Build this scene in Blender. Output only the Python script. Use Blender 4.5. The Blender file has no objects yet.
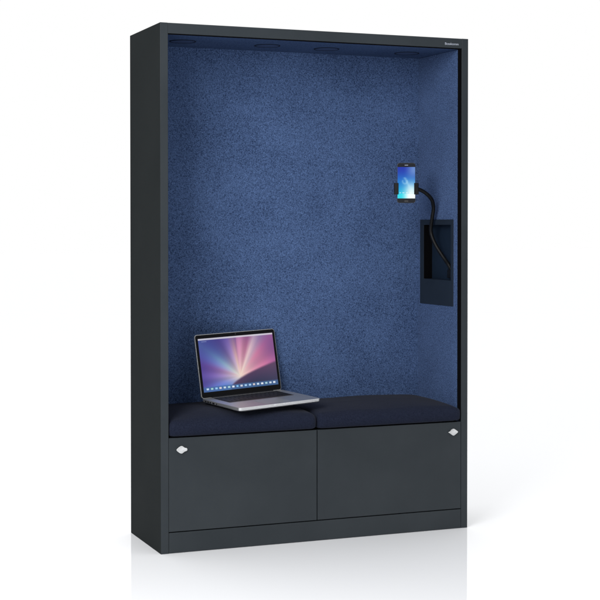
import bpy, bmesh, math, random
from mathutils import Vector, Matrix
random.seed(7)
scene = bpy.context.scene
COL = scene.collection

# ------------------------------------------------------------------ helpers
def link(o, parent=None):
    COL.objects.link(o)
    if parent is not None:
        o.parent = parent
    return o

def tag(o, label=None, cat=None, group=None, kind=None):
    if label: o['label'] = label
    if cat: o['category'] = cat
    if group: o['group'] = group
    if kind: o['kind'] = kind
    return o

def empty(name, loc, label, cat, group=None):
    o = bpy.data.objects.new(name, None)
    o.empty_display_size = 0.05
    o.location = loc
    link(o)
    return tag(o, label, cat, group)

def finish(name, bm, mats, parent=None, bevel=0.0, smooth=True, segs=2, origin=None):
    """bmesh (in parent space) -> one mesh object"""
    if origin is not None:
        bmesh.ops.translate(bm, vec=-Vector(origin), verts=bm.verts)
    bmesh.ops.recalc_face_normals(bm, faces=bm.faces)
    me = bpy.data.meshes.new(name)
    bm.to_mesh(me); bm.free()
    if not isinstance(mats, (list, tuple)): mats = [mats]
    for m in mats: me.materials.append(m)
    o = bpy.data.objects.new(name, me)
    if origin is not None: o.location = origin
    link(o, parent)
    if smooth:
        for p in me.polygons: p.use_smooth = True
        if bevel <= 0:
            try: me.set_sharp_from_angle(angle=math.radians(35))
            except Exception: pass
    if bevel > 0:
        b = o.modifiers.new('Bevel', 'BEVEL')
        b.width = bevel; b.segments = segs; b.limit_method = 'ANGLE'; b.angle_limit = math.radians(40)
        b.harden_normals = True
    return o

def box(bm, x0, x1, y0, y1, z0, z1, mi=0):
    v = [bm.verts.new(p) for p in ((x0,y0,z0),(x1,y0,z0),(x1,y1,z0),(x0,y1,z0),(x0,y0,z1),(x1,y0,z1),(x1,y1,z1),(x0,y1,z1))]
    for f in ((0,3,2,1),(4,5,6,7),(0,1,5,4),(1,2,6,5),(2,3,7,6),(3,0,4,7)):
        fc = bm.faces.new([v[i] for i in f]); fc.material_index = mi
    return v

def prism(bm, pts, axis, a, b, mi=0):
    """extrude closed 2D polygon along axis (0,1,2) from a to b"""
    def P(p, t):
        if axis == 0: return (t, p[0], p[1])
        if axis == 1: return (p[0], t, p[1])
        return (p[0], p[1], t)
    lo = [bm.verts.new(P(p, a)) for p in pts]; hi = [bm.verts.new(P(p, b)) for p in pts]
    n = len(pts)
    fs = [bm.faces.new(lo[::-1]), bm.faces.new(hi)]
    for i in range(n):
        fs.append(bm.faces.new((lo[i], lo[(i+1) % n], hi[(i+1) % n], hi[i])))
    for f in fs: f.material_index = mi

def rrect(x0, x1, y0, y1, r, n=6):
    pts = []
    for cx, cy, a0 in ((x1-r, y0+r, -90), (x1-r, y1-r, 0), (x0+r, y1-r, 90), (x0+r, y0+r, 180)):
        for k in range(n+1):
            a = math.radians(a0 + 90*k/n)
            pts.append((cx + r*math.cos(a), cy + r*math.sin(a)))
    return pts

def holed(bm, axis, a, b, o, i):
    """slab with a rectangular hole; o,i = (u0,u1,v0,v1)"""
    def P(u, v, t):
        return (t, u, v) if axis == 0 else ((u, t, v) if axis == 1 else (u, v, t))
    O = ((o[0],o[2]),(o[1],o[2]),(o[1],o[3]),(o[0],o[3])); I = ((i[0],i[2]),(i[1],i[2]),(i[1],i[3]),(i[0],i[3]))
    oa = [bm.verts.new(P(*p, a)) for p in O]; ob = [bm.verts.new(P(*p, b)) for p in O]
    ia = [bm.verts.new(P(*p, a)) for p in I]; ib = [bm.verts.new(P(*p, b)) for p in I]
    for k in range(4):
        j = (k+1) % 4
        bm.faces.new((oa[k], oa[j], ia[j], ia[k])); bm.faces.new((ob[k], ib[k], ib[j], ob[j]))
        bm.faces.new((oa[k], ob[k], ob[j], oa[j])); bm.faces.new((ia[k], ia[j], ib[j], ib[k]))

def catmull(P, n=10):
    P = [Vector(p) for p in P]
    Q = [P[0]*2-P[1]] + P + [P[-1]*2-P[-2]]
    out = []
    for i in range(1, len(Q)-2):
        a, b, c, d = Q[i-1:i+3]
        for k in range(n):
            t = k/n
            out.append(0.5*((2*b) + (c-a)*t + (2*a-5*b+4*c-d)*t*t + (3*b-a-3*c+d)*t**3))
    out.append(P[-1]); return out

def tube(bm, path, rad, seg=14):
    rings = []; up = Vector((0.3, 0.9, 0.2))
    for i, p in enumerate(path):
        t = (path[min(i+1, len(path)-1)] - path[max(i-1, 0)]).normalized()
        u = (up - t*up.dot(t)).normalized(); up = u
        w = t.cross(u)
        r = rad(i) if callable(rad) else rad
        rings.append([bm.verts.new(p + (u*math.cos(2*math.pi*k/seg) + w*math.sin(2*math.pi*k/seg))*r) for k in range(seg)])
    for a, b in zip(rings, rings[1:]):
        for k in range(seg):
            bm.faces.new((a[k], a[(k+1) % seg], b[(k+1) % seg], b[k]))
    bm.faces.new(rings[0][::-1]); bm.faces.new(rings[-1])

def lathe(bm, prof, axis='z', c=(0,0,0), seg=40, mi=0):
    """prof: (radius, height) pairs"""
    rings = []
    for r, h in prof:
        ring = []
        for k in range(seg):
            a = 2*math.pi*k/seg
            q = (r*math.cos(a), r*math.sin(a), h) if axis == 'z' else (r*math.cos(a), h, r*math.sin(a))
            ring.append(bm.verts.new(Vector(q)+Vector(c)))
        rings.append(ring)
    for a, b in zip(rings, rings[1:]):
        for k in range(seg):
            f = bm.faces.new((a[k], a[(k+1) % seg], b[(k+1) % seg], b[k])); f.material_index = mi
    for ring in (rings[0], rings[-1]):
        f = bm.faces.new(ring); f.material_index = mi

# ------------------------------------------------------------------ materials
def mat(name, col, rough=0.5, metal=0.0, spec=0.5):
    m = bpy.data.materials.new(name); m.use_nodes = True
    nt = m.node_tree; b = nt.nodes['Principled BSDF']
    b.inputs['Base Color'].default_value = (*col, 1)
    b.inputs['Roughness'].default_value = rough
    b.inputs['Metallic'].default_value = metal
    b.inputs['Specular IOR Level'].default_value = spec
    return m, nt, b

def N(nt, t, **kw):
    n = nt.nodes.new(t)
    for k, v in kw.items():
        if k in n.inputs.keys(): n.inputs[k].default_value = v
        else: setattr(n, k, v)
    return n

def noise_mix(nt, b, cols, scale, detail=2.0, bump=0.0, bscale=None, lo=0.35, hi=0.65, dist=0.001):
    tc = N(nt, 'ShaderNodeTexCoord')
    nz = N(nt, 'ShaderNodeTexNoise', Scale=scale, Detail=detail, Roughness=0.6)
    nt.links.new(tc.outputs['Object'], nz.inputs['Vector'])
    cr = N(nt, 'ShaderNodeValToRGB')
    cr.color_ramp.elements[0].position = lo; cr.color_ramp.elements[0].color = (*cols[0], 1)
    cr.color_ramp.elements[1].position = hi; cr.color_ramp.elements[1].color = (*cols[1], 1)
    nt.links.new(nz.outputs['Fac'], cr.inputs['Fac'])
    nt.links.new(cr.outputs['Color'], b.inputs['Base Color'])
    if bump > 0:
        n2 = N(nt, 'ShaderNodeTexNoise', Scale=bscale or scale, Detail=3.0)
        nt.links.new(tc.outputs['Object'], n2.inputs['Vector'])
        bp = N(nt, 'ShaderNodeBump', Strength=bump, Distance=dist)
        nt.links.new(n2.outputs['Fac'], bp.inputs['Height'])
        nt.links.new(bp.outputs['Normal'], b.inputs['Normal'])
    return tc, cr

# powder coated steel
METAL, nt, b = mat('powder_coated_steel', (0.03, 0.034, 0.038), 0.42, 0, 0.22)
nr = N(nt, 'ShaderNodeTexNoise', Scale=2.2, Detail=5.0, Roughness=0.65); tcr = N(nt, 'ShaderNodeTexCoord')
mrr = N(nt, 'ShaderNodeMapRange'); mrr.inputs['From Min'].default_value = 0.3; mrr.inputs['From Max'].default_value = 0.7
mrr.inputs['To Min'].default_value = 0.34; mrr.inputs['To Max'].default_value = 0.52
nt.links.new(tcr.outputs['Object'], nr.inputs['Vector']); nt.links.new(nr.outputs['Fac'], mrr.inputs['Value']); nt.links.new(mrr.outputs[0], b.inputs['Roughness'])
noise_mix(nt, b, ((0.0180, 0.0230, 0.0275), (0.0240, 0.0298, 0.0350)), 3.0, 4, 0.12, 900, 0.3, 0.7, 0.0004)
METAL_SHADED, nt, b = mat('powder_coated_steel_shaded', (0.03, 0.034, 0.038), 0.6, 0, 0.02)  # same coat as METAL, with the left face's shade put into the colour
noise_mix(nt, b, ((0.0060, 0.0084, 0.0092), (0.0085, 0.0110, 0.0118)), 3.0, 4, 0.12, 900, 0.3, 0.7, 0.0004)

def felt(name, dark, light, hue=None):
    m, nt, b = mat(name, dark, 0.95, 0, 0.1)
    tc = N(nt, 'ShaderNodeTexCoord')
    mp = N(nt, 'ShaderNodeMapping')
    mp.inputs['Scale'].default_value = (1, 1, 1)
    nt.links.new(tc.outputs['Object'], mp.inputs['Vector'])
    n1 = N(nt, 'ShaderNodeTexNoise', Scale=225.0, Detail=3.0, Roughness=0.75, Distortion=0.3)
    n2 = N(nt, 'ShaderNodeTexNoise', Scale=330.0, Detail=2.0, Roughness=0.6)
    n3 = N(nt, 'ShaderNodeTexNoise', Scale=5.0, Detail=3.0, Roughness=0.5)
    for n in (n1, n2, n3): nt.links.new(mp.outputs['Vector'], n.inputs['Vector'])
    a = N(nt, 'ShaderNodeMath', operation='MULTIPLY_ADD'); a.inputs[1].default_value = 0.55
    nt.links.new(n1.outputs['Fac'], a.inputs[0])
    s = N(nt, 'ShaderNodeMath', operation='MULTIPLY'); s.inputs[1].default_value = 0.35
    nt.links.new(n2.outputs['Fac'], s.inputs[0]); nt.links.new(s.outputs[0], a.inputs[2])
    c = N(nt, 'ShaderNodeMath', operation='MULTIPLY_ADD'); c.inputs[1].default_value = 0.10
    nt.links.new(n3.outputs['Fac'], c.inputs[0]); nt.links.new(a.outputs[0], c.inputs[2])
    cr = N(nt, 'ShaderNodeValToRGB')
    e = cr.color_ramp.elements
    e[0].position = 0.38; e[0].color = (*dark, 1)
    e[1].position = 0.625; e[1].color = (*light, 1)
    nt.links.new(c.outputs[0], cr.inputs['Fac'])
    nt.links.new(cr.outputs['Color'], b.inputs['Base Color'])
    bp = N(nt, 'ShaderNodeBump', Strength=0.35, Distance=0.0015)
    nt.links.new(a.outputs[0], bp.inputs['Height']); nt.links.new(bp.outputs['Normal'], b.inputs['Normal'])
    b.inputs['Sheen Weight'].default_value = 0.02
    b.inputs['Sheen Roughness'].default_value = 0.5
    return m
FELT = felt('blue_melange_felt', (0.0085, 0.0185, 0.052), (0.082, 0.138, 0.285))
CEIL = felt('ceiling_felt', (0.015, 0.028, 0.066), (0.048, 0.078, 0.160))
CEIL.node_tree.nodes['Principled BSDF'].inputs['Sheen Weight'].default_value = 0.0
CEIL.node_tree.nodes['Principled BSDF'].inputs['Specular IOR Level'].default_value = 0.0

CUSH, nt, b = mat('navy_wool_cloth', (0.012, 0.015, 0.032), 0.95, 0, 0.05)
noise_mix(nt, b, ((0.0065, 0.0090, 0.019), (0.0125, 0.0160, 0.031)), 260, 3, 0.4, 420, 0.35, 0.65, 0.001)
b.inputs['Sheen Weight'].default_value = 0.03

BLACK, nt, b = mat('black_rubber', (0.002, 0.002, 0.0025), 0.9, 0, 0.03)
DARKPL, nt, b = mat('black_plastic', (0.006, 0.0065, 0.008), 0.45, 0, 0.15)
noise_mix(nt, b, ((0.003, 0.0033, 0.004), (0.005, 0.0054, 0.006)), 60, 2, 0.1, 700, dist=0.0003)
NICHE, nt, b = mat('navy_coated_plate', (0.012, 0.024, 0.045), 0.45, 0, 0.3)
noise_mix(nt, b, ((0.009, 0.0140, 0.022), (0.011, 0.0170, 0.026)), 8, 2, 0.1, 900, dist=0.0004)
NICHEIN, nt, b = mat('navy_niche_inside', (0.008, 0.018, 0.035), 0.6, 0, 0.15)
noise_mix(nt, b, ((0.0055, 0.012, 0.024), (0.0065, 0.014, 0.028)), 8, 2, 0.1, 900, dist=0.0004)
CHROME, nt, b = mat('brushed_nickel', (0.75, 0.76, 0.78), 0.4, 0.4, 0.5)
noise_mix(nt, b, ((0.50, 0.51, 0.52), (0.64, 0.65, 0.66)), 90, 2)
RING, nt, b = mat('lamp_ring', (0.009, 0.014, 0.028), 0.8, 0, 0.03)
GLASSD, nt, b = mat('lamp_diffuser', (0.028, 0.045, 0.098), 0.8, 0, 0.03)
ALU, nt, b = mat('brushed_aluminium', (0.52, 0.53, 0.55), 0.36, 0.85, 0.5)
noise_mix(nt, b, ((0.50, 0.51, 0.52), (0.58, 0.59, 0.60)), 400, 2, 0.05, 1500, dist=0.0002)
BEZEL, nt, b = mat('black_glass', (0.004, 0.004, 0.005), 0.12, 0, 0.25)
KEYS, nt, b = mat('black_keys', (0.008, 0.008, 0.009), 0.5, 0, 0.3)
WELL, nt, b = mat('keyboard_well', (0.035, 0.034, 0.036), 0.5, 0, 0.3)
PAD, nt, b = mat('trackpad_glass', (0.42, 0.43, 0.44), 0.3, 0.6, 0.4)
PRINT, nt, b = mat('light_grey_print', (0.34, 0.37, 0.44), 0.6, 0, 0.3)

def screen_mat(name, strength, rough=0.15, spec=0.15):
    m, nt, b = mat(name, (0.01, 0.01, 0.01), rough, 0, spec)
    at = N(nt, 'ShaderNodeVertexColor'); at.layer_name = 'picture'
    nt.links.new(at.outputs['Color'], b.inputs['Emission Color'])
    b.inputs['Emission Strength'].default_value = strength
    return m
SCREEN = screen_mat('lit_display', 1.0)
PHONESCR = screen_mat('lit_phone_display', 1.0)

# glossy white studio floor
FLOOR, nt, b = mat('glossy_white_floor', (0.93, 0.935, 0.95), 0.5, 0, 0.0)
tc = N(nt, 'ShaderNodeTexCoord')
nz = N(nt, 'ShaderNodeTexNoise', Scale=0.8, Detail=3.0)
nt.links.new(tc.outputs['Object'], nz.inputs['Vector'])
cr = N(nt, 'ShaderNodeValToRGB')
cr.color_ramp.elements[0].color = (0.80, 0.812, 0.84, 1); cr.color_ramp.elements[1].color = (0.815, 0.827, 0.85, 1)
nt.links.new(nz.outputs['Fac'], cr.inputs['Fac'])
nt.links.new(cr.outputs['Color'], b.inputs['Base Color'])
gl = N(nt, 'ShaderNodeBsdfGlossy'); gl.inputs['Roughness'].default_value = 0.02
gl.inputs['Color'].default_value = (1, 1, 1, 1)
fr = N(nt, 'ShaderNodeFresnel', IOR=1.5)
mx = N(nt, 'ShaderNodeMixShader')
nt.links.new(fr.outputs[0], mx.inputs[0]); nt.links.new(b.outputs[0], mx.inputs[1]); nt.links.new(gl.outputs[0], mx.inputs[2])
nt.links.new(mx.outputs[0], nt.nodes['Material Output'].inputs['Surface'])

# ------------------------------------------------------------------ dimensions
W, D, H = 1.2733, 0.4108, 1.95
XL, XR = 0.030, 1.2451        # inner faces of the side posts
ZT = 1.9112                   # underside of the top rail
FXR, FXL = 1.2317, 0.0312     # felt surfaces
FZ, FY = 1.9078, 0.355
DZ0, DZ1 = 0.0795, 0.4258

# ------------------------------------------------------------------ setting
bm = bmesh.new()
s = 60
bm.faces.new([bm.verts.new(p) for p in ((-s,-s,0),(s,-s,0),(s,s,0),(-s,s,0))])
tag(finish('floor', bm, FLOOR, smooth=False), kind='structure')

# ------------------------------------------------------------------ cabinet
cab = empty('seating_cabinet', (W/2, D/2, 0.0),
            'tall dark grey steel cabinet with an open niche lined in blue felt', 'cabinet')
OFF = Vector((-W/2, -D/2, 0))
def cpart(name, bm, m, parent=None, **kw):
    bmesh.ops.translate(bm, vec=OFF, verts=bm.verts)
    o = finish(name, bm, m, parent or cab, **kw)
    return o

bm = bmesh.new()
prism(bm, [(0,0),(XL,0),(XL,0.03),(0.004,0.03),(0.004,D),(0,D)], 2, 0.0, H)
o = cpart('side_panel', bm, [METAL, METAL_SHADED], bevel=0.0012)
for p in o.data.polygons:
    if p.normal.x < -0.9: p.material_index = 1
bm = bmesh.new()
prism(bm, [(W,0),(W,D),(W-0.004,D),(W-0.004,0.03),(XR,0.03),(XR,0)], 2, 0.0, H)
cpart('side_panel', bm, METAL, bevel=0.0012)
bm = bmesh.new()
prism(bm, [(0.0003,ZT),(0.03,ZT),(0.03,H-0.004),(D-0.001,H-0.004),(D-0.001,H-0.0004),(0.0003,H-0.0004)], 0, XL+0.0004, XR-0.0004)
cpart('top_panel', bm, METAL, bevel=0.0010)
# steel sheet closing the back
bm = bmesh.new(); box(bm, 0.0045, W-0.0045, D-0.004, D-0.0012, 0.01, H-0.006); cpart('back_panel', bm, METAL)
# plinth below the doors
bm = bmesh.new(); box(bm, XL+0.0012, XR-0.0012, 0.0006, 0.02, 0.001, DZ0-0.0035); cpart('plinth', bm, METAL, bevel=0.001)
# bench carcass behind the doors (dark gaps are real gaps)
bm = bmesh.new()
box(bm, XL+0.001, XR-0.001, 0.024, 0.35, 0.405, 0.4255)
box(bm, 0.618, 0.628, 0.024, 0.35, 0.02, 0.404)
box(bm, XL+0.001, XR-0.001, 0.024, 0.35, 0.005, 0.019)
cpart('bench_carcass', bm, BLACK)

def lock(door, cx, cz, flip):
    bm = bmesh.new()
    lathe(bm, [(0.0125, 0.0), (0.0125, -0.0020), (0.0115, -0.0028)], 'y', (0,0,0), 32)
    # flat diamond shaped turning grip across the rosette, one lobe a little longer
    sg = 1 if not flip else -1
    top = [(-0.0195, 0.0), (-0.0170, 0.0040), (-0.0090, 0.0105), (-0.0025, 0.0140), (0.0025, 0.0140), (0.0085, 0.0098), (0.0130, 0.0068), (0.0180, 0.0060), (0.0215, 0.0038), (0.0225, 0.0)]
    if flip: top = [(-0.0235, 0.0), (-0.0180, 0.0028), (-0.0095, 0.0085), (-0.0025, 0.0135), (0.0025, 0.0135), (0.0095, 0.0090), (0.0175, 0.0035), (0.0205, 0.0)]
    pts = top + [(x, -z) for x, z in top[-2:0:-1]]
    prism(bm, pts, 1, -0.0070, -0.0029)
    o = finish('lock', bm, CHROME, door, bevel=0.0015)
    o.location = (cx, 0, cz)
    return o
for (x0, x1, lx, lz, lab, fl) in ((XL+0.0012, 0.6210, 0.0783, 0.3818, 'left hand steel door with its lock in the upper left corner', False),
                     (0.6243, XR-0.0012, 1.2081, 0.3866, 'right hand steel door with its lock in the upper right corner', True)):
    c = Vector(((x0+x1)/2, 0.001, (DZ0+DZ1)/2))
    bm = bmesh.new(); box(bm, x0-c.x, x1-c.x, 0, 0.019, DZ0-c.z, DZ1-c.z)
    d = finish('door', bm, METAL, cab, bevel=0.0012)
    d.location = c + OFF; d['label'] = lab
    lock(d, lx-c.x, lz-c.z, fl)

# felt linings
bm = bmesh.new(); box(bm, 0.006, W-0.006, FY, FY+0.02, 0.41, 1.925); cpart('back_lining', bm, FELT)
bm = bmesh.new(); holed(bm, 0, FXR, FXR+0.010, (0.010, FY-0.0005, 0.428, FZ-0.001), (0.052, 0.307, 0.978, 1.221))
cpart('side_lining', bm, FELT)
bm = bmesh.new(); box(bm, XL-0.006, FXL, 0.010, FY-0.0005, 0.428, FZ-0.001); cpart('side_lining', bm, FELT)
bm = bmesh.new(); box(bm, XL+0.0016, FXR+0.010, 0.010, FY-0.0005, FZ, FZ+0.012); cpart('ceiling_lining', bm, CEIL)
# black rubber seal running round the opening between felt and frame
bm = bmesh.new()
box(bm, FXR-0.0002, XR-0.0003, 0.004, 0.0095, 0.43, ZT-0.0005)

box(bm, XL+0.0004, FXR-0.0004, 0.004, 0.0095, FZ-0.0002, ZT-0.0005)
cpart('edge_seal', bm, BLACK)

# ceiling lamps
for i, (x, y) in enumerate(((0.142,0.177),(0.487,0.180),(0.742,0.190),(1.100,0.200))):
    e = Vector((x, y, FZ)) + OFF
    bm = bmesh.new()
    lathe(bm, [(0.050, 0.002), (0.0505, -0.0018), (0.0495, -0.0026), (0.0470, -0.0026), (0.0462, -0.0005)], 'z', seg=48)
    r = finish('ceiling_lamp', bm, RING, cab); r.location = e
    bm = bmesh.new(); lathe(bm, [(0.0458, 0.001), (0.0455, -0.0014), (0.044, -0.0018)], 'z', seg=48)
    g = finish('diffuser', bm, GLASSD, r)

# device niche in the right wall
plate = None
bm = bmesh.new(); holed(bm, 0, FXR-0.003, FXR-0.0001, (0.0425, 0.333, 0.8835, 1.2325), (0.0612, 0.298, 0.9875, 1.211))
plate = cpart('niche_plate', bm, NICHE, bevel=0.0008)
bm = bmesh.new()
x1 = 1.2675
O = ((0.0612,0.9875),(0.298,0.9875),(0.298,1.211),(0.0612,1.211))
a = [bm.verts.new((FXR-0.0028, *p)) for p in O]; b_ = [bm.verts.new((x1, *p)) for p in O]
for k in range(4):
    f = bm.faces.new((a[k], a[(k+1)%4], b_[(k+1)%4], b_[k])); f.material_index = 1 if k == 1 else 0
bm.faces.new(b_)
bmesh.ops.translate(bm, vec=OFF, verts=bm.verts)
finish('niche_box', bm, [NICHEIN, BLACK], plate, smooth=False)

# tiny brand lettering on the top rail
cu = bpy.data.curves.new('brand_lettering', 'FONT'); cu.body = 'Bosskomm'; cu.size = 0.0165; cu.extrude = 0.0002
cu.space_character = 0.98
tmp = bpy.data.objects.new('tmp_text', cu); COL.objects.link(tmp)
dg = bpy.context.evaluated_depsgraph_get()
me = bpy.data.meshes.new_from_object(tmp.evaluated_get(dg)); me.name = 'brand_lettering'
bpy.data.objects.remove(tmp)
wd = max(v.co.x for v in me.vertices)
for v in me.vertices: v.co.x *= 0.0610/wd; v.co.y *= 0.80
me.materials.clear(); me.materials.append(PRINT)
t = bpy.data.objects.new('brand_lettering', me); link(t, cab)
t.rotation_euler = (math.radians(90), 0, 0); t.location = Vector((1.1683, -0.0002, 1.9225)) + OFF

# ------------------------------------------------------------------ cushions
def sm01(t):
    t = max(0, min(1, t)); return t*t*(3-2*t)
def cushion(x0, x1, dome, label, lean, seed):
    cx = (x0+x1)/2; hx = (x1-x0)/2; y0, y1 = -0.004, FY-0.001; cy = (y0+y1)/2; hy = (y1-y0)/2
    zb, zt = 0.4285, 0.488; hz = (zt-zb)/2; cz = (zt+zb)/2
    nx, ny, nz = 70, 44, 10
    bm = bmesh.new()
    def warp(n, k):                       # denser near the edges
        t = -1+2*k/n
        return math.sin(t*math.pi/2)*0.6+t*0.4
    cache = {}
    r = 0.023
    rng = random.Random(seed)
    ph = [rng.uniform(0, 6.28) for _ in range(8)]
    def vert(i, j, k):
        if (i,j,k) in cache: return cache[(i,j,k)]
        p = Vector((warp(nx,i)*hx, warp(ny,j)*hy, (-1+2*k/nz)*hz))
        rb = 0.010 if p.z < 0 else r
        inner = Vector((max(-hx+r, min(hx-r, p.x)), max(-hy+r, min(hy-r, p.y)), max(-hz+rb, min(hz-rb, p.z))))
        d = p - inner
        if d.length > 1e-9:
            m = max(abs(d.x)/r, abs(d.y)/r, abs(d.z)/rb)
            dn = d.normalized(); q = inner + Vector((dn.x*r*m, dn.y*r*m, dn.z*rb*m))
        else: q = p
        u, v, w = q.x/hx, q.y/hy, q.z/hz
        top = max(0, w)
        lift = dome*(1-abs(u)**3.2)*(1-max(0,-v)**4)*(0.75+0.25*(1-v*v)) + 0.012*(max(0, min(1, (v+1)*0.9))**0.6)*(1-abs(u)**6*0.55)
        q.z += lift*(0.5+0.5*w)
        q.y -= 0.013*(1-w*w)*(1 if v < -0.5 else 0)*(1-abs(u)**8*0.5)
        q.z += 0.0010*math.sin(11*q.x+ph[0]+3*q.y)*top + 0.0008*math.sin(23*q.x+9*q.y+ph[1])*top*(0.4+abs(v))
        q.y += 0.0008*math.sin(31*q.x+ph[2])*(1 if v < -0.8 else 0)
        # corners pushed out into the door line at the front of the opening
        if lean*u > 0.9 and q.y < 0.012 - cy: q.x += 0.0125*lean*sm01((abs(u)-0.9)/0.09)*(1-sm01((q.y+cy-0.002)/0.007))
        cache[(i,j,k)] = bm.verts.new((q.x, q.y, q.z)); return cache[(i,j,k)]
    for i in range(nx):
        for j in range(ny):
            bm.faces.new((vert(i,j,nz),vert(i+1,j,nz),vert(i+1,j+1,nz),vert(i,j+1,nz)))
            bm.faces.new((vert(i,j,0),vert(i,j+1,0),vert(i+1,j+1,0),vert(i+1,j,0)))
    for i in range(nx):
        for k in range(nz):
            bm.faces.new((vert(i,0,k),vert(i+1,0,k),vert(i+1,0,k+1),vert(i,0,k+1)))
            bm.faces.new((vert(i,ny,k),vert(i,ny,k+1),vert(i+1,ny,k+1),vert(i+1,ny,k)))
    for j in range(ny):
        for k in range(nz):
            bm.faces.new((vert(0,j,k),vert(0,j,k+1),vert(0,j+1,k+1),vert(0,j+1,k)))
            bm.faces.new((vert(nx,j,k),vert(nx,j+1,k),vert(nx,j+1,k+1),vert(nx,j,k+1)))
    bmesh.ops.recalc_face_normals(bm, faces=bm.faces)
    me = bpy.data.meshes.new('seat_cushion'); bm.to_mesh(me); bm.free(); me.materials.append(CUSH)
    for p in me.polygons: p.use_smooth = True
    o = bpy.data.objects.new('seat_cushion', me); o.location = (cx, cy, cz); link(o)
    return tag(o, label, 'cushion', 'navy cushions on the bench')
cushion(FXL+0.001, 0.6205, 0.017, 'dark navy seat cushion with the open laptop resting on it', 0, 1)
cushion(0.6225, FXR-0.001, 0.008, 'dark navy seat cushion lying bare below the device niche', 1, 2)

# ------------------------------------------------------------------ laptop
LW, LD, LH, LT = 0.3787, 0.2638, 0.2607, 0.2144
lap = empty('laptop', (0.41, 0.2566, 0.531), 'open silver laptop with a pink and purple lit screen standing on a bench cushion', 'laptop')
lap.rotation_mode = 'XYZ'
Rm = Matrix.Rotation(0.249,3,'Z') @ Matrix.Rotation(0.0389,3,'X') @ Matrix.Rotation(-0.0277,3,'Y')
lap.rotation_euler = Rm.to_euler('XYZ')
bt = 0.0145
bm = bmesh.new()
layers = [(0.0, 0.006), (0.004, 0.001), (bt-0.0012, 0.0), (bt, 0.0008)]
rings = []
for z, ins in layers:
    pts = rrect(-LW/2+ins, LW/2-ins, -LD+ins, -ins, 0.012, 8)
    rings.append([bm.verts.new((x, y, z)) for x, y in pts])
for a, b_ in zip(rings, rings[1:]):
    for k in range(len(a)): bm.faces.new((a[k], a[(k+1)%len(a)], b_[(k+1)%len(a)], b_[k]))
bm.faces.new(rings[0][::-1]); bm.faces.new(rings[-1])
base = finish('base', bm, ALU, lap)
bm = bmesh.new()
prism(bm, rrect(-LW*0.40, LW*0.40, -0.140, -0.022, 0.004, 4), 2, bt+0.0002, bt+0.0006, 0)
kb0, kb1 = -LW*0.40+0.003, LW*0.40-0.003
rows = [(14, 0.010), (14, 0.0175), (14, 0.0175), (13, 0.0175), (12, 0.0175), (10, 0.0175)]
y = -0.025
for ri, (n, h) in enumerate(rows):
    wts = [1.0]*n
    if ri in (1,): wts[-1] = 1.5
    if ri == 2: wts[0] = 1.5
    if ri == 3: wts[0] = wts[-1] = 1.7
    if ri == 4: wts[0] = wts[-1] = 2.2
    if ri == 5: wts[4] = 5.2
    tot = sum(wts); x = kb0
    for w_ in wts:
        ww = (kb1-kb0)*w_/tot
        box(bm, x+0.0012, x+ww-0.0012, y-h+0.0012, y-0.0012, bt+0.0007, bt+0.0019, 1)
        x += ww
    y -= h+0.0012
finish('keyboard', bm, [WELL, KEYS], lap, smooth=False)
bm = bmesh.new(); prism(bm, rrect(-0.058, 0.058, -0.243, -0.155, 0.004, 4), 2, bt+0.0002, bt+0.0006); finish('trackpad', bm, PAD, lap, smooth=False)
# thumb notch on the front edge, its highlight put in as lighter metal
bm = bmesh.new(); prism(bm, rrect(-0.036, 0.036, bt-0.0052, bt-0.0006, 0.0015, 4), 1, -LD-0.0012, -LD+0.003)
finish('opening_notch', bm, CHROME, lap, bevel=0.0004)
# ports on the left edge
bm = bmesh.new()
for yy, w_ in ((-0.030, 0.008), (-0.046, 0.009), (-0.062, 0.009), (-0.084, 0.013), (-0.106, 0.004)):
    prism(bm, rrect(yy-w_/2, yy+w_/2, 0.0052, 0.0100, 0.0014, 3), 0, -LW/2-0.0004, -LW/2+0.003)
finish('ports', bm, BEZEL, lap, smooth=False)
# hinge
bm = bmesh.new(); tube(bm, [Vector((-LW*0.38, -0.004, bt-0.001)), Vector((LW*0.38, -0.004, bt-0.001))], 0.0048, 16)
finish('hinge', bm, BEZEL, lap)
# lid
lid_e = Matrix.Rotation(-LT, 4, 'X')
bm = bmesh.new()
prism(bm, rrect(-LW/2, LW/2, 0.013, LH, 0.011, 8), 1, -0.0045, 0.0015)
lid = finish('lid', bm, ALU, lap, bevel=0.0008)
lid.rotation_euler = (-LT, 0, 0)
bm = bmesh.new(); prism(bm, rrect(-LW/2+0.0024, LW/2-0.0024, 0.0150, LH-0.0024, 0.009, 8), 1, -0.0052, -0.0046)
bez = finish('bezel', bm, BEZEL, lid, smooth=False)
bm = bmesh.new(); lathe(bm, [(0.0022, 0), (0.0022, -0.0004)], 'y', (0, -0.0051, LH-0.0085), 16)
finish('webcam', bm, WELL, lid)

def picture(name, w, h, nx, ny, fn, m, parent, yy, zc, th=0.0003):
    bm = bmesh.new()
    V = [[bm.verts.new((-w/2+w*i/nx, yy, zc+h/2-h*j/ny)) for i in range(nx+1)] for j in range(ny+1)]
    for j in range(ny):
        for i in range(nx):
            bm.faces.new((V[j][i], V[j+1][i], V[j+1][i+1], V[j][i+1]))
    me = bpy.data.meshes.new(name); bm.to_mesh(me); bm.free(); me.materials.append(m)
    ca = me.color_attributes.new('picture', 'FLOAT_COLOR', 'POINT')
    k = 0
    for j in range(ny+1):
        for i in range(nx+1):
            c = fn(i/nx, j/ny)
            ca.data[k].color = (c[0]**2.2, c[1]**2.2, c[2]**2.2, 1); k += 1
    o = bpy.data.objects.new(name, me); link(o, parent); return o

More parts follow.
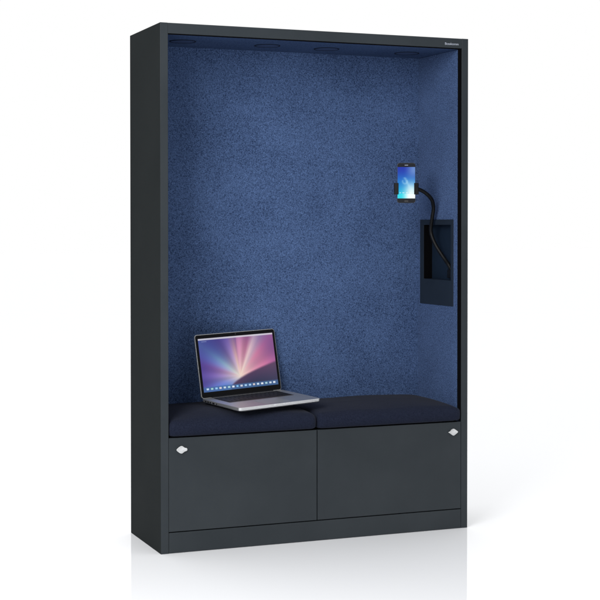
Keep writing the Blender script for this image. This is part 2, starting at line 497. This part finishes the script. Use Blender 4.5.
def lerp(a, b, t): t = max(0, min(1, t)); return tuple(x+(y-x)*t for x, y in zip(a, b))
def sm(a, b, x): t = max(0, min(1, (x-a)/(b-a))); return t*t*(3-2*t)
rng = random.Random(12)
icons = []
NI = 17
for k in range(NI): icons.append(lerp((0.75,0.85,0.95), rng.choice([(0.95,0.95,0.97),(0.5,0.75,0.95),(0.9,0.8,0.75),(0.8,0.85,0.9),(0.6,0.8,0.75)]), rng.uniform(.3,.9)))
STOPS = [(-180,(0.45,0.38,0.66)), (-160,(0.50,0.36,0.66)), (-150,(0.40,0.47,0.72)), (-140,(0.38,0.55,0.70)), (-130,(0.34,0.42,0.66)), (-118,(0.38,0.34,0.60)),
         (-105,(0.55,0.45,0.68)), (-96,(0.86,0.66,0.70)), (-90,(0.72,0.48,0.64)), (-80,(0.76,0.50,0.64)), (-70,(0.70,0.42,0.58)), (-62,(0.80,0.68,0.72)),
         (-54,(0.66,0.54,0.64)), (-44,(0.78,0.46,0.62)), (-32,(0.76,0.46,0.64)), (-18,(0.74,0.42,0.58)), (0,(0.62,0.30,0.48)), (60,(0.3,0.3,0.5)), (120,(0.35,0.50,0.80)), (150,(0.42,0.42,0.72)), (180,(0.45,0.38,0.66))]
def wall(u, v):
    X, Y = u*1.6, v
    cx, cy = 0.50*1.6, 0.76
    dx, dy = X-cx, Y-cy; r = math.hypot(dx, dy); a = math.degrees(math.atan2(dy, dx))
    for (a0, c0), (a1, c1) in zip(STOPS, STOPS[1:]):
        if a0 <= a <= a1: c = lerp(c0, c1, (a-a0)/(a1-a0)); break
    ar = math.radians(a); ray = 0.5+0.5*math.sin(12*ar+1.5*math.sin(4*ar))
    c = tuple(x*(0.88+0.2*ray) for x in c)
    c = lerp(c, (0.98, 0.90, 0.82), math.exp(-(r/0.33)**1.4)*0.9)
    c = lerp(c, (0.24, 0.22, 0.50), (sm(0.30, 0.95, r)*0.62 if dx < 0 else sm(0.5, 1.0, r)*0.38))
    c = lerp(c, (0.30, 0.50, 0.85), math.exp(-(((u-0.30)/0.2)**2+((v-0.93)/0.12)**2))*0.6)
    # dark rounded hill lower right
    hx = (u-0.36)/0.64
    if hx > 0:
        edge = 0.97 - 0.42*(hx**0.60)
        m = sm(edge-0.03, edge+0.03, v)
        hill = lerp((0.33,0.25,0.36), (0.15,0.20,0.30), (v-edge)/0.30)
        hill = lerp(hill, (0.46,0.34,0.44), sm(0.6,1.0,u)*0.35)
        c = lerp(c, hill, m)
    return c
def desk(u, v):
    c = wall(u, v)
    if v < 0.032: c = lerp(c, (0.85,0.84,0.87), 0.85)
    if v > 0.905: c = lerp(c, (0.28,0.42,0.60), 0.80 if v > 0.915 else 0.4)
    if 0.930 < v < 0.966:
        t = (u-0.025)/0.95*NI; k = int(t)
        if 0 <= t < NI and 0.25 < t-k < 0.78: c = icons[k]
    if 0.055 < v < 0.065 and 0.04 < u < 0.11: c = lerp(c, (0.8,0.85,0.95), 0.4)
    g = sum(c)/3
    return tuple(max(0, (g+(x-g)*1.08)*0.98-0.005) for x in c)
sw, sh = LW-0.026, LH-0.0165-0.036
picture('display', sw, sh, 300, 180, desk, SCREEN, bez, -0.0056, 0.0150+0.021+sh/2)

# ------------------------------------------------------------------ camera model (needed for nothing but the lens)
CAM = Vector((-1.5258, -5.1209, 1.2064)); YAW, PIT, F_, PY = 0.3853, -0.0178, 1454.16, 251.84

# ------------------------------------------------------------------ phone holder and phone
PC = Vector((1.0493, 0.100, 1.3778)); PYAW = -0.42
PWd, PHt = 0.0735, 0.160
hold = empty('phone_holder', (1.262, 0.0775, 1.04), 'black flexible gooseneck phone holder bending out of the recess in the felt wall', 'phone holder')
HO = -Vector(hold.location)
path = [(1.2600, 0.112, 1.020), (1.2520, 0.118, 1.045), (1.2440, 0.149, 1.076), (1.222, 0.187, 1.136), (1.213, 0.204, 1.186), (1.207, 0.181, 1.239),
        (1.202, 0.160, 1.281), (1.180, 0.138, 1.317), (1.137, 0.126, 1.346), (1.098, 0.127, 1.3575), (1.066, 0.129, 1.3610)]
pts = catmull(path, 14)
bm = bmesh.new()
tube(bm, [p+HO for p in pts], lambda i: 0.0077+0.00045*(1 if i % 2 else -1), 14)
finish('gooseneck', bm, DARKPL, hold)
bm = bmesh.new(); box(bm, 1.244, 1.2665, 0.0640, 0.122, 0.995, 1.030)
bmesh.ops.translate(bm, vec=HO, verts=bm.verts); finish('mounting_foot', bm, DARKPL, hold, bevel=0.003, segs=3)
# cradle, built in phone space then turned
cr_e = Matrix.Translation(PC) @ Matrix.Rotation(PYAW, 4, 'Z')
def in_phone(bm):
    bmesh.ops.transform(bm, matrix=Matrix.Translation(HO) @ cr_e, verts=bm.verts)
bm = bmesh.new()
prism(bm, rrect(-0.038, 0.038, -0.044, -0.002, 0.006, 4), 1, 0.0062, 0.013)
lathe(bm, [(0.0, 0.024), (0.012, 0.024), (0.014, 0.020), (0.014, 0.013)], 'y', (0.012, 0, -0.020), 24)
in_phone(bm); finish('cradle', bm, DARKPL, hold, bevel=0.001)
for sx in (-1, 1):
    bm = bmesh.new()
    xo = sx*(PWd/2)
    prof = [(xo+sx*0.0008, 0.012), (xo+sx*0.0008, -0.0062), (xo-sx*0.006, -0.0068), (xo-sx*0.006, -0.0100), (xo+sx*0.0100, -0.0092), (xo+sx*0.0125, -0.0040), (xo+sx*0.0115, 0.012)]
    prism(bm, prof, 2, -0.046, 0.0)
    in_phone(bm); finish('clamp_arm', bm, DARKPL, hold, bevel=0.0012)

ph = empty('smartphone', PC, 'upright smartphone with a bright blue and white screen held in a black clamp', 'phone')
ph.rotation_euler = (0, 0, PYAW)
bm = bmesh.new(); prism(bm, rrect(-PWd/2, PWd/2, -PHt/2, PHt/2, 0.010, 8), 1, -0.0036, 0.0044)
PB, nt, b = mat('phone_metal', (0.05, 0.055, 0.065), 0.35, 0.6)
finish('body', bm, PB, ph, bevel=0.0018, segs=3)
PGL, nt, b = mat('phone_front_glass', (0.012, 0.013, 0.016), 0.08, 0, 0.5)
bm = bmesh.new(); prism(bm, rrect(-PWd/2+0.0014, PWd/2-0.0014, -PHt/2+0.0014, PHt/2-0.0014, 0.009, 8), 1, -0.0042, -0.0037)
gl_ = finish('front_glass', bm, PGL, ph, smooth=False)
bm = bmesh.new(); prism(bm, rrect(-0.007, 0.007, 0.0700, 0.0718, 0.0008, 3), 1, -0.0045, -0.0041)
finish('earpiece', bm, PRINT, ph, smooth=False)
bm = bmesh.new(); prism(bm, rrect(-0.008, 0.008, -0.0745, -0.0700, 0.002, 3), 1, -0.0045, -0.0041)
finish('home_button', bm, WELL, ph, smooth=False)
def phone_pic(u, v):
    c = lerp((0.13, 0.22, 0.66), (0.10, 0.48, 0.80), sm(0.0, 0.6, v))
    c = lerp(c, (0.12, 0.74, 0.88), sm(0.5, 0.9, v))
    c = lerp(c, (0.42, 0.56, 0.80), sm(0.30, 0.95, u)*(1-sm(0.1, 0.45, v))*0.9)
    # white glow towards the lower right
    g = math.exp(-(((u-0.80)/0.42)**2 + ((v-0.80)/0.32)**2))
    c = lerp(c, (0.88, 0.96, 0.97), g)
    d = abs((u-0.42) - (v-0.35)*0.9)
    if 0.33 < v < 0.72: c = lerp(c, (0.75, 0.92, 0.98), math.exp(-(d/0.08)**2)*0.35)
    rr = math.hypot(u-0.42, (v-0.45)*1.6)
    c = lerp(c, (0.85, 0.97, 1.0), math.exp(-((rr-0.13)/0.05)**2)*0.3*(1 if v > 0.42 else 0.2))
    if v > 0.855: c = lerp((0.20, 0.85, 0.92), (0.96, 1.0, 1.0), sm(0.15, 0.7, u))
    if v > 0.80 and v < 0.84 and (u*5 % 1) > 0.35 and u > 0.1: c = lerp(c, (1, 1, 1), 0.5)
    return c
picture('display', PWd-0.0036, PHt*0.78, 60, 120, phone_pic, PHONESCR, gl_, -0.0044, 0.001)

# ------------------------------------------------------------------ world + lamps
w = bpy.data.worlds.new('World'); scene.world = w; w.use_nodes = True
BASE, ZEN, FRONT = 0.09, 1.42, 0.14
nt = w.node_tree; bg = nt.nodes['Background']
tc = N(nt, 'ShaderNodeTexCoord'); sx = N(nt, 'ShaderNodeSeparateXYZ')
nt.links.new(tc.outputs['Generated'], sx.inputs[0])
def ramp(src, a0, a1, b0, b1):
    m = N(nt, 'ShaderNodeMapRange'); m.interpolation_type = 'SMOOTHSTEP'
    for k, v in zip(('From Min','From Max','To Min','To Max'), (a0,a1,b0,b1)): m.inputs[k].default_value = v
    nt.links.new(sx.outputs[src], m.inputs['Value']); return m.outputs[0]
def mth(op, a, b):
    m = N(nt, 'ShaderNodeMath', operation=op)
    for i, v in enumerate((a, b)):
        if isinstance(v, (int, float)): m.inputs[i].default_value = v
        else: nt.links.new(v, m.inputs[i])
    return m.outputs[0]
back = ramp('Y', 0.40, 0.72, 0.0, 1.0)           # white cyclorama behind the cabinet
zen = ramp('Z', 0.25, 0.80, 0.0, ZEN)            # overhead brightness added to the world to whiten the floor
front = ramp('Y', -0.2, -0.9, 0.0, FRONT)        # fill added to the world from the camera side
rest = mth('ADD', mth('ADD', zen, front), BASE)
low = mth('MULTIPLY', mth('SUBTRACT', 1.0, back), rest)
zb = mth('MULTIPLY', mth('MULTIPLY', zen, back), 0.6)
bg.inputs['Color'].default_value = (1.0, 1.0, 1.0, 1)
nt.links.new(mth('ADD', mth('ADD', low, back), zb), bg.inputs['Strength'])

def area(name, loc, target, size, power, col=(1,1,1)):
    l = bpy.data.lights.new(name, 'AREA'); l.shape = 'RECTANGLE'; l.size = size[0]; l.size_y = size[1]
    l.energy = power; l.color = col
    o = bpy.data.objects.new(name, l); link(o); o.location = loc
    o.rotation_euler = (Vector(target)-Vector(loc)).to_track_quat('-Z', 'Y').to_euler()
    return o
area('key_softbox', (-2.6, -3.0, 2.75), (0.9, 0.3, 0.9), (2.0, 2.0), 192, (1.0, 0.99, 0.975))

# ------------------------------------------------------------------ camera
cd = bpy.data.cameras.new('Camera'); cam = bpy.data.objects.new('Camera', cd); link(cam)
cam.location = CAM
cam.rotation_euler = (math.pi/2 + PIT, 0, -YAW)
cd.sensor_width = 36; cd.sensor_fit = 'HORIZONTAL'
cd.lens = F_/600*36
cd.shift_y = -(300-PY)/600
cd.clip_start = 0.05; cd.clip_end = 500
scene.camera = cam
scene.view_settings.view_transform = 'Standard'; scene.view_settings.look = 'None'
scene.view_settings.exposure = 0; scene.view_settings.gamma = 1
scene.render.film_transparent = False
